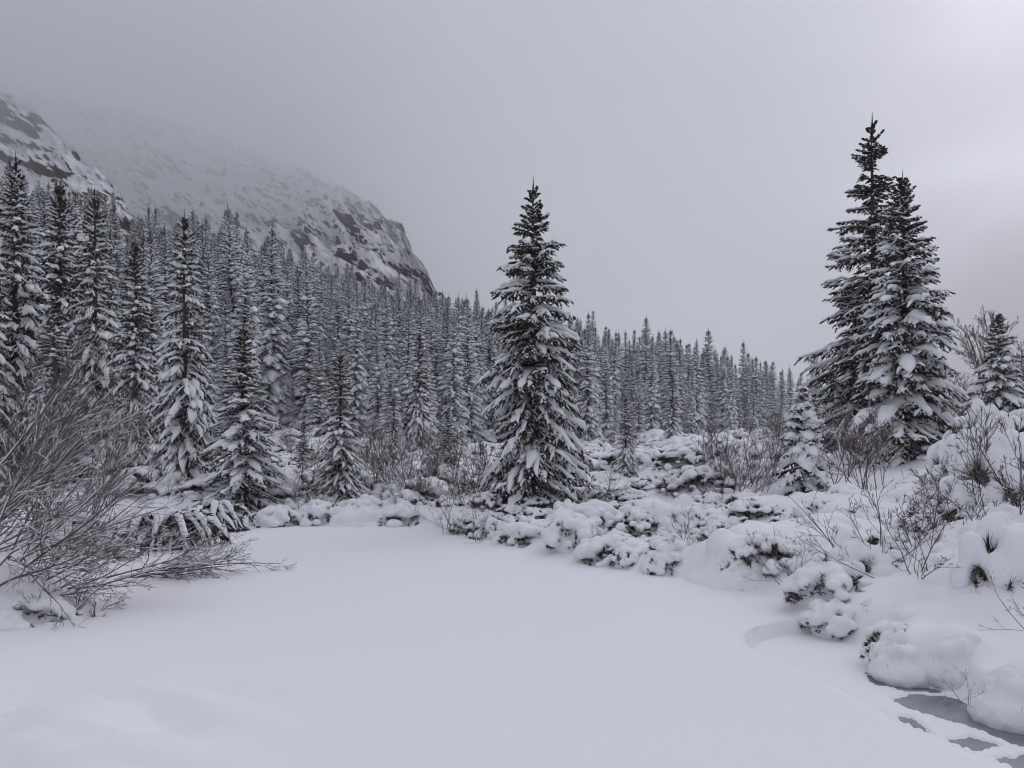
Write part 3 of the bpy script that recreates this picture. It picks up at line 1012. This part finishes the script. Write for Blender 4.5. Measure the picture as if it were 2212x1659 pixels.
def blob_mesh(name, C, R, voxel, smooth, mat):
    """a snow body grown from overlapping rounded lumps"""
    import bmesh
    bm = bmesh.new()
    bmesh.ops.create_icosphere(bm, subdivisions=2, radius=1)
    v = np.array([q.co for q in bm.verts])
    f = np.array([[q.index for q in p.verts] for p in bm.faces])
    bm.free()
    V = (v[None] * R[:, None, :] + C[:, None, :]).reshape(-1, 3)
    Fs = (f[None] + (np.arange(len(C)) * len(v))[:, None, None]).reshape(-1, 3)
    me = bpy.data.meshes.new("tmp")
    me.from_pydata(V.tolist(), [], Fs.tolist())
    o = bpy.data.objects.new("tmp", me)
    COL.objects.link(o)
    md = o.modifiers.new("r", 'REMESH')
    md.mode = 'VOXEL'
    md.voxel_size = voxel
    sm = o.modifiers.new("s", 'SMOOTH')
    sm.factor = 0.5
    sm.iterations = smooth
    dg = bpy.context.evaluated_depsgraph_get()
    res = bpy.data.meshes.new_from_object(o.evaluated_get(dg))
    res.name = name
    bpy.data.objects.remove(o)
    bpy.data.meshes.remove(me)
    co = np.empty(len(res.vertices) * 3, np.float32)
    res.vertices.foreach_get("co", co)
    co = co.reshape(-1, 3)
    nrm = np.empty(len(res.vertices) * 3, np.float32)
    res.vertices.foreach_get("normal", nrm)
    nrm = nrm.reshape(-1, 3)
    co += nrm * (0.035 * fbm(co[:, 0] * 3, co[:, 1] * 3, co[:, 2] * 3, 3, 3))[:, None]
    res.vertices.foreach_set("co", co.ravel())
    res.materials.clear()
    res.materials.append(mat)
    res.polygons.foreach_set("use_smooth", np.ones(len(res.polygons), bool))
    res.update()
    return res

def shrub(seed, kind):
    """unit shrub, about 2 wide and 1 high. kind: drift, pillow, tuft"""
    r = np.random.default_rng(seed)
    n, rmin, rmax, core, tufts = {'drift': (26, 0.16, 0.42, 1.0, 40), 'pillow': (52, 0.11, 0.30, 0.80, 150), 'tuft': (135, 0.065, 0.165, 0.76, 240)}[kind]
    C, R = [], []
    if core:
        C.append((0, 0, 0.0))
        R.append((0.92 * core, 0.92 * core, 0.66 * core))
    if kind == 'drift':
        C.append((0.05, 0, 0.0))
        R.append((1.30, 1.25, 0.46))
    for i in range(n):
        th = r.uniform(0, 2 * math.pi)
        el = r.uniform(0.06, 1.0) ** 0.9 * math.pi / 2
        rad = r.uniform(rmin, rmax)
        q = (0.82 if kind == 'drift' else 1.0) - 0.45 * rad + r.normal(0, 0.07)
        C.append((q * math.cos(el) * math.cos(th), q * math.cos(el) * math.sin(th), 0.08 + 0.72 * q * math.sin(el)))
        R.append((rad * r.uniform(0.9, 1.25), rad * r.uniform(0.9, 1.25), rad * r.uniform(0.55, 0.8)))
    C, R = np.array(C), np.array(R)
    snow = blob_mesh("shrub_snow", C, R, {'drift': 0.05, 'pillow': 0.042, 'tuft': 0.036}[kind], {'drift': 16, 'pillow': 4, 'tuft': 2}[kind], M_SNOW)
    fo = Acc()
    # dark sprays under and between the cushions
    th = r.uniform(0, 2 * math.pi, tufts)
    el = r.uniform(0.0, 0.22 if kind == 'drift' else 0.95, tufts) ** 1.2 * math.pi / 2
    q = r.uniform(0.84, 1.07, tufts)
    P = np.stack([q * np.cos(el) * np.cos(th), q * np.cos(el) * np.sin(th), 0.05 + 0.70 * q * np.sin(el)], -1)
    d = P / np.linalg.norm(P, axis=1, keepdims=True)
    d[:, 2] -= 0.25
    blades(fo, P - d * 0.08, d, 26, 0.17, 0.006, r, 0.42)
    j = r.integers(0, len(C), tufts // 2)
    under = C[j] - np.array([0, 0, 1.0]) * R[j] * 0.85
    dd = under / (np.linalg.norm(under, axis=1, keepdims=True) + 1e-6)
    dd[:, 2] -= 0.3
    blades(fo, under, dd, 24, 0.16, 0.006, r, 0.5)
    # stems from the root to the sprays
    ns = 22
    e = P[r.integers(0, tufts, ns)]
    base = np.stack([r.normal(0, 0.1, ns), r.normal(0, 0.1, ns), np.full(ns, -0.1)], -1)
    tt = np.linspace(0, 1, 5)[None, :, None]
    pth = base[:, None] * (1 - tt) + e[:, None] * tt
    pth[..., 2] += 0.15 * np.sin(np.pi * tt[..., 0])
    st = Acc()
    st.tubes(pth, np.linspace(0.022, 0.008, 5)[None].repeat(ns, 0), 4)
    return [("stems", st.mesh("shrub_stems", M_TWIG)), ("needles", fo.mesh("shrub_needles", M_TUFT)), ("snow", snow)]

DRIFT = [shrub(200 + i, 'drift') for i in range(4)]
PILLOW = [shrub(220 + i, 'pillow') for i in range(5)]
TUFT = [shrub(240 + i, 'tuft') for i in range(5)]
SETS = {'d': DRIFT, 'p': PILLOW, 't': TUFT}

for kd, i, X, Y, z, rz, sc, lb in SHRUBS:
    place(SETS[kd][i], "snowy_shrub", (X, Y, z), lb, "shrub", None, rz, sc)

SMARKS = [(-9, "left of the lone spruce"), (1090, "below the lone spruce"), (1290, "right of the lone spruce's foot"), (1480, "below the scrub field"),
          (1640, "below the young heaped spruce"), (1820, "below the tallest trees"), (2000, "near the right edge")]
rng = np.random.default_rng(56)
for X, Y, sz in SHORE:
    px = CX + X / Y * F0
    mk = [m for m in SMARKS if m[0] <= px or m[0] < 0][-1][1]
    kd = rng.choice(['p', 'p', 't'])
    tier = "close to the snowy clearing" if poly_sd(np.array([X]), np.array([Y]), POND)[0] < 1.2 else "farther up the bank"
    place(SETS[kd][int(rng.integers(5))], "snowy_shrub", (X, Y, hz_at(X, Y) - 0.04), "knee-high snow-capped shrub " + tier + ", " + mk, "shrub",
          "small shore shrubs " + tier + ", " + mk, rng.uniform(0, 6.28), (sz * 1.15, sz, sz * rng.uniform(0.9, 1.4)))

BMARKS = [(-9, "left of the short spruce"), (700, "behind the short spruce"), (830, "by the brown bare shrubs"), (980, "left of the lone spruce"), (1130, "behind the lone spruce"),
          (1250, "right of the lone spruce"), (1400, "right of the medium scrub spruce"), (1540, "left of the young heaped spruce"), (1700, "behind the young heaped spruce"),
          (1830, "behind the tallest trees"), (2060, "right of the full dark spruce")]
# scattered scrub between the clearing and the forest
rng = np.random.default_rng(78)
for X, Y, s in sp_:
    kd = 't' if rng.uniform() < 0.8 else 'p'
    px = CX + X / Y * F0
    mk = [m for m in BMARKS if m[0] <= px or m[0] < 0][-1][1]
    tier = "in the near scrub" if Y < 26 else ("in the middle of the scrub" if Y < 42 else "at the far rim of the scrub")
    lb, gr = "snow-covered bush " + tier + ", " + mk, "snowy bushes " + tier + ", " + mk
    place(SETS[kd][int(rng.integers(5))], "snowy_shrub", (X, Y, hz_at(X, Y) - 0.08), lb, "shrub", gr, rng.uniform(0, 6.28), (s, s * rng.uniform(0.85, 1.15), s * rng.uniform(0.6, 1.05)))

# ------------------------------------------------------------------ bare deciduous shrubs
def bare(seed, stems, ln, lean, fan, levels=3, kids=(9, 6, 3), rad=0.016, ratio=0.5, snow=0.5, mat=None, base=0.15, rise=0.25, ang=0.55, rmin=0.0022, bend=0.10):
    """lean: mean direction of the stems; fan: spread round it"""
    r = np.random.default_rng(seed)
    K = 6
    def grow(P0, D0, L, wob, up):
        n = len(L)
        pts = [P0]
        d = D0.copy()
        for k in range(K - 1):
            d = d + r.normal(0, wob, (n, 3))
            d[:, 2] += up / K
            d /= np.linalg.norm(d, axis=1, keepdims=True)
            pts.append(pts[-1] + d * (L / (K - 1))[:, None])
        return np.stack(pts, 1)
    lean = np.array(lean, float)
    lean /= np.linalg.norm(lean)
    D0 = lean[None] + r.normal(0, fan, (stems, 3))
    D0[:, 2] = np.abs(D0[:, 2]) * 0.9 + 0.05
    D0 /= np.linalg.norm(D0, axis=1, keepdims=True)
    P0 = np.stack([r.normal(0, base, stems), r.normal(0, base, stems), np.full(stems, -0.1)], -1)
    L = ln * r.uniform(0.6, 1.1, stems)
    R = rad * r.uniform(0.7, 1.15, stems)
    wood, sn = Acc(), Acc()
    for lev in range(levels + 1):
        P = grow(P0, D0, L, bend + 0.03 * lev, rise if lev == 0 else rise * 0.6)
        t = np.linspace(0, 1, K)
        RR = np.maximum(R[:, None] * (1 - 0.72 * t[None]), rmin)
        if lev < 2:
            wood.tubes(P, RR, 5 if lev == 0 else 3)
        else:
            ki = [0, 2, 5] if lev == 2 else [0, 3, 5]
            wood.tubes(P[:, ki], RR[:, ki], 3)
        T = P[:, -1] - P[:, 0]
        slope = np.abs(T[:, 2]) / (np.linalg.norm(T, axis=1) + 1e-6)
        if lev < 3 and snow > 0:
            ok = (slope < 0.80) & (r.uniform(0, 1, len(L)) < snow * (1.0, 0.9, 0.6)[lev])
            q = P[ok].copy()
            rs = np.maximum(RR[ok] * 1.2, 0.0048) * np.array([0.3, 1, 1.1, 1, 0.8, 0.2])[None] * r.uniform(0.3, 1.5, (ok.sum(), K))
            q[..., 2] += RR[ok] * 0.8 + rs * 0.5
            sn.tubes(q, rs, 4, 0.85)
        if lev == levels:
            break
        nk = kids[lev]
        n = len(L)
        tt = r.uniform(0.18 if lev else 0.22, 0.97, (n, nk))
        idx = np.minimum((tt * (K - 1)).astype(int), K - 2)
        fr = tt * (K - 1) - idx
        ii = np.arange(n)[:, None]
        B = P[ii, idx] * (1 - fr)[..., None] + P[ii, idx + 1] * fr[..., None]
        td = P[ii, idx + 1] - P[ii, idx]
        td /= np.linalg.norm(td, axis=2, keepdims=True) + 1e-9
        rv = r.normal(0, 1, (n, nk, 3))
        rv -= td * (rv * td).sum(2, keepdims=True)
        rv /= np.linalg.norm(rv, axis=2, keepdims=True) + 1e-9
        aa = ang * r.uniform(0.6, 1.4, (n, nk))
        D0 = (td * np.cos(aa)[..., None] + rv * np.sin(aa)[..., None]).reshape(-1, 3)
        P0 = B.reshape(-1, 3)
        R = (RR[ii, idx] * r.uniform(0.45, 0.7, (n, nk))).ravel()
        L = (L[:, None] * ratio * (1.15 - 0.7 * tt) * r.uniform(0.6, 1.25, (n, nk))).ravel()
    parts = [("branches", wood.mesh("bare_branches", mat or M_TWIG))]
    if sn.n:
        parts.append(("snow_dusting", sn.mesh("branch_snow", M_SNOW)))
    return parts

def put_bare(proto, px, py, label, rz=0.0, sc=1.0, group=None, Y=None, name="bare_shrub", cat="shrub"):
    if Y is None:
        X, Y = spot(px, py)
    else:
        X = at(px, Y)
    return place(proto, name, (X, Y, hz_at(X, Y)), label, cat, group, rz, sc)

# the tangle on the left: stems rooted at and beyond the left edge, leaning over the snow
put_bare(bare(301, 10, 3.0, (0.85, 0.0, 0.62), 0.26, 3, (10, 6, 3), 0.018, 0.46, 0.85), -150, 0, "big leaning bare shrub at the left edge, its long branches reaching right", Y=9.6)
put_bare(bare(302, 12, 3.2, (0.55, 0.05, 0.8), 0.28, 3, (9, 6, 3), 0.015, 0.46, 0.7), -60, 0, "upright bare shrub with fine twigs in front of the left-edge spruces", Y=10.8)
put_bare(bare(303, 10, 2.6, (0.75, -0.1, 0.55), 0.25, 3, (9, 6, 3), 0.015, 0.46, 0.8), -40, 0, "low bare shrub fanning over the snow at the left edge", Y=8.7)
put_bare(bare(304, 11, 2.6, (0.30, 0.0, 0.9), 0.35, 3, (8, 6, 3), 0.012, 0.45, 0.6, M_TWIG_RED), 60, 0, "reddish fine-twigged bare shrub before the broad left-edge spruce", Y=12.5)
put_bare(bare(305, 10, 2.5, (0.35, 0.0, 0.9), 0.35, 3, (8, 6, 3), 0.012, 0.45, 0.6, M_TWIG_RED), 190, 0, "brownish bare shrub in front of the drooping-boughed left spruce", Y=13.6)
put_bare(bare(306, 7, 2.0, (0.95, 0.05, 0.10), 0.12, 3, (9, 5, 3), 0.018, 0.45, 0.6, rise=0.12), 215, 1243, "bare branches lying low over the snow, reaching furthest into the clearing")
put_bare(bare(307, 5, 0.62, (0.1, 0.0, 1.0), 0.5, 2, (8, 5), 0.012, 0.5, 0.9), 118, 1330, "small dead crooked shrub with snow in its forks, lower left shore", sc=1.0)
put_bare(bare(308, 8, 1.7, (0.8, 0.0, 0.35), 0.2, 3, (9, 6, 3), 0.014, 0.45, 0.7, rise=0.1), 60, 1275, "low spreading bare twigs above the left-edge snow mound")

# evergreen weighed down on the left shore
def droopy(seed):
    r = np.random.default_rng(seed)
    st, nd, sn = Acc(), Acc(), Acc()
    n = 30
    th = r.uniform(-2.4, 1.2, n)
    L = r.uniform(0.55, 1.05, n)
    t = np.linspace(0, 1, 7)
    P = np.zeros((n, 7, 3))
    P[..., 0] = (np.cos(th) * L)[:, None] * t + r.normal(0, 0.25, n)[:, None]
    P[..., 1] = (np.sin(th) * L * 0.8)[:, None] * t
    h0 = r.uniform(0.35, 0.95, n)
    P[..., 2] = h0[:, None] * (0.35 + 1.5 * t - 1.9 * t ** 2)
    st.tubes(P, np.linspace(0.02, 0.008, 7)[None].repeat(n, 0), 5)
    for i in range(n):
        for k in range(1, 7):
            for s in range(5):
                c = P[i, k] + r.normal(0, 0.03, 3)
                d = (P[i, k] - P[i, k - 1])
                d = d / np.linalg.norm(d) + r.normal(0, 0.5, 3)
                d[2] -= 0.7
                d /= np.linalg.norm(d)
                blades(nd, c[None], d[None], 7, 0.17, 0.010, r, 0.35)
    rs = np.array([0.02, 0.05, 0.07, 0.075, 0.07, 0.055, 0.015])[None] * r.uniform(0.6, 1.3, (n, 7))
    q = P.copy()
    q[..., 2] += rs * 0.6
    sn.tubes(q, rs, 6, 0.75)
    return [("branches", st.mesh("droop_branches", M_BARK)), ("needles", nd.mesh("droop_needles", M_NEEDLE)), ("snow", sn.mesh("droop_snow", M_SNOW))]

X, Y = spot(330, 1190)
place(droopy(5), "dwarf_pine", (X, Y + 0.5, hz_at(X, Y + 0.5)), "dark dwarf pine with drooping snow-loaded branches on the left shore", "shrub", None, 0.0, (1.0, 1.0, 0.95))
X, Y = spot(425, 1150)
place(droopy(6), "dwarf_pine", (X, Y + 0.4, hz_at(X, Y + 0.4)), "smaller drooping dwarf pine below the medium spruce of the left row", "shrub", None, 0.6, (0.85, 0.85, 0.8))

B_UP = [bare(320 + i, 8, 1.0, (0.0, 0.0, 1.0), 0.30, 3, (7, 5, 3), 0.0055, 0.5, 0.5, M_TWIG if i % 2 else M_TWIG_RED, rmin=0.0018) for i in range(4)]
B_FAN = [bare(340 + i, 7, 1.15, (-0.35, 0.0, 0.75), 0.42, 3, (6, 3, 2), 0.006, 0.46, 0.4, rmin=0.0018) for i in range(3)]
BARES = [
    (B_UP[0], 860, 1085, 2.0, 0.0, "brown bare shrub under the small white-caked spruce, left of the pair"),
    (B_UP[1], 905, 1100, 1.7, 1.0, "forked bare sapling shrub on the far shore, middle of the brown group"),
    (B_UP[2], 930, 1075, 1.9, 2.0, "brown bare shrub left of the low dark spruce, right end of the brown group"),
    (B_UP[3], 1010, 1110, 1.9, 0.5, "dense bare shrub between the low dark spruce and the lone spruce"),
    (B_UP[0], 1050, 1100, 1.8, 2.2, "bare shrub pressed against the left foot of the lone spruce"),
    (B_FAN[0], 985, 1150, 1.15, 0.4, "low bare twigs spreading over the far shore left of the lone spruce"),
    (B_FAN[1], 1035, 1165, 0.9, 2.9, "low bare twigs with a branch on the snow below the lone spruce's left side"),
    (B_UP[1], 655, 1120, 1.4, 3.0, "thin bare sapling by the left foot of the short spruce"),
    (B_UP[2], 790, 1010, 2.2, 1.3, "bare shrub behind the right side of the short spruce"),
    (B_FAN[2], 1285, 1110, 1.1, 2.6, "bare twigs at the right foot of the lone spruce"),
    (B_UP[3], 1560, 1075, 1.9, 0.7, "brown bare shrub in the middle of the scrub field"),
    (B_UP[1], 1610, 1085, 1.6, 4.0, "brown bare shrub left of the young heaped spruce"),
    (B_UP[0], 1640, 1060, 1.7, 2.7, "bare shrub close behind the young heaped spruce's left side"),
    (B_FAN[0], 1500, 1200, 0.95, 0.0, "bare twigs rising from the snow at the clearing edge right of centre"),
    (B_FAN[1], 1560, 1105, 1.0, 3.4, "dark leaning twigs above the flat snow-buried shrub"),
    (B_UP[2], 1835, 1070, 1.9, 0.2, "reddish bare thicket at the left foot of the tallest trees"),
    (B_UP[0], 1878, 1060, 1.7, 1.2, "reddish bare thicket under the tallest spruce"),
    (B_FAN[2], 1720, 1290, 0.75, 0.3, "thin bare twigs leaning left at the bend of the right shore"),
    (B_FAN[1], 1905, 1262, 1.25, 0.1, "long bare stems leaning left on the right shore"),
    (B_FAN[0], 1985, 1275, 1.30, 0.5, "tall bare stems in front of the full dark spruce"),
    (B_UP[1], 2000, 1215, 1.3, 2.0, "upright bare stems right of the tall leaning ones"),
    (B_UP[3], 2195, 1160, 1.9, 0.6, "bare branches crossing the right edge before the dwarf pines"),
    (B_FAN[2], 2260, 1400, 0.6, 0.5, "bare twig poking in from the right edge above the hummocks"),
    (B_FAN[1], 2095, 1518, 0.22, 0.3, "tiny bare twig lying over the grey ice"),
]
for pr, px, py, s, rz, lb in BARES:
    put_bare(pr, px, py, lb, rz, s)

rng = np.random.default_rng(91)
for i, (X, Y, s) in enumerate(sp_):
    if Y > 46 or rng.uniform() > 0.22:
        continue
    px = CX + X / Y * F0
    mk = [m for m in BMARKS if m[0] <= px or m[0] < 0][-1][1]
    tier = "in the near scrub" if Y < 26 else "farther back in the scrub"
    pr = (B_UP + B_FAN)[int(rng.integers(7))]
    X2, Y2 = X + rng.normal(0, 0.5), Y + rng.normal(0, 0.5)
    place(pr, "bare_shrub", (X2, Y2, hz_at(X2, Y2) + 0.15), "thin bare twigs " + tier + ", " + mk, "shrub", "bare twigs " + tier + ", " + mk, rng.uniform(0, 6.28), rng.uniform(1.0, 1.8))

put_bare(bare(390, 5, 2.6, (0.0, 0, 1), 0.5, 3, (9, 7, 4), 0.016, 0.45, 0.4), 1712, 1302, "small twiggy shrub with snow on its leaves at the shore bend", sc=0.22)
FROST = bare(400, 5, 4.6, (0.0, 0, 1), 0.22, 3, (12, 8, 4), 0.035, 0.42, 0.9, rmin=0.006, ang=0.5)
put_bare(FROST, 2135, 0, "frosted bare deciduous tree behind the slender right spruce", Y=29.5, sc=1.12, name="bare_tree", cat="tree")
put_bare(FROST, 2215, 0, "frosted bare tree cut off by the right edge", Y=28.0, sc=0.9, rz=2.0, name="bare_tree", cat="tree")
put_bare(FROST, 2080, 0, "low frosted bare tree just right of the full dark spruce", Y=34.0, sc=0.7, rz=4.0, name="bare_tree", cat="tree")

# ------------------------------------------------------------------ air: thin haze and the cloud sitting on the mountain
def volume_mat(name, dens, col):
    m = bpy.data.materials.new(name)
    m.use_nodes = True
    t = m.node_tree
    t.nodes.clear()
    o = t.nodes.new("ShaderNodeOutputMaterial")
    v = t.nodes.new("ShaderNodeVolumePrincipled")
    v.inputs["Color"].default_value = (*col, 1)
    v.inputs["Density"].default_value = dens
    v.inputs["Anisotropy"].default_value = 0.0
    t.links.new(v.outputs[0], o.inputs["Volume"])
    return m

def box_mesh(name, lo, hi, mat):
    x0, y0, z0 = lo
    x1, y1, z1 = hi
    me = bpy.data.meshes.new(name)
    me.from_pydata([(x0, y0, z0), (x1, y0, z0), (x1, y1, z0), (x0, y1, z0), (x0, y0, z1), (x1, y0, z1), (x1, y1, z1), (x0, y1, z1)], [],
                   [(0, 3, 2, 1), (4, 5, 6, 7), (0, 1, 5, 4), (1, 2, 6, 5), (2, 3, 7, 6), (3, 0, 4, 7)])
    me.materials.append(mat)
    return me

def cloud():
    import bmesh
    bm = bmesh.new()
    bmesh.ops.create_icosphere(bm, subdivisions=6, radius=1)
    me = bpy.data.meshes.new("low_cloud")
    bm.to_mesh(me)
    bm.free()
    n = len(me.vertices)
    co = np.empty(n * 3, np.float32)
    me.vertices.foreach_get("co", co)
    co = co.reshape(-1, 3)
    k = 1 + 0.10 * fbm(co[:, 0] * 1.7 + 5, co[:, 1] * 1.7, co[:, 2] * 1.7, 61, 4, 0.5)
    co = co / (np.abs(co) ** 4).sum(1, keepdims=True) ** 0.25          # a long bank with rounded ends
    co[:, 1] *= np.interp(co[:, 0], [-0.3, 0.28, 0.7], [1.0, 0.78, 0.01])
    co = co * k[:, None] * np.array([430, 88, 112]) + np.array([-150, 292, 122])
    co[:, 1] -= 18 + 104 * sstep(-10, -140, co[:, 0])
    me.vertices.foreach_set("co", co.ravel().astype(np.float32))
    me.materials.append(volume_mat("cloud_vapour", 0.021, (0.995, 1.0, 1.0)))
    me.update()
    o = link("low_cloud", me)
    o["kind"] = "stuff"
    return o
cloud()
hz = link("haze", box_mesh("haze", (-1520, -1520, -3), (1520, 1520, 250), volume_mat("haze_air", 0.00042, (0.995, 1.0, 1.0))))
hz["kind"] = "stuff"
print("unique triangles", sum(sum(len(p.vertices) - 2 for p in m.polygons) if len(m.polygons) < 10 else 2 * len(m.polygons) for m in bpy.data.meshes))
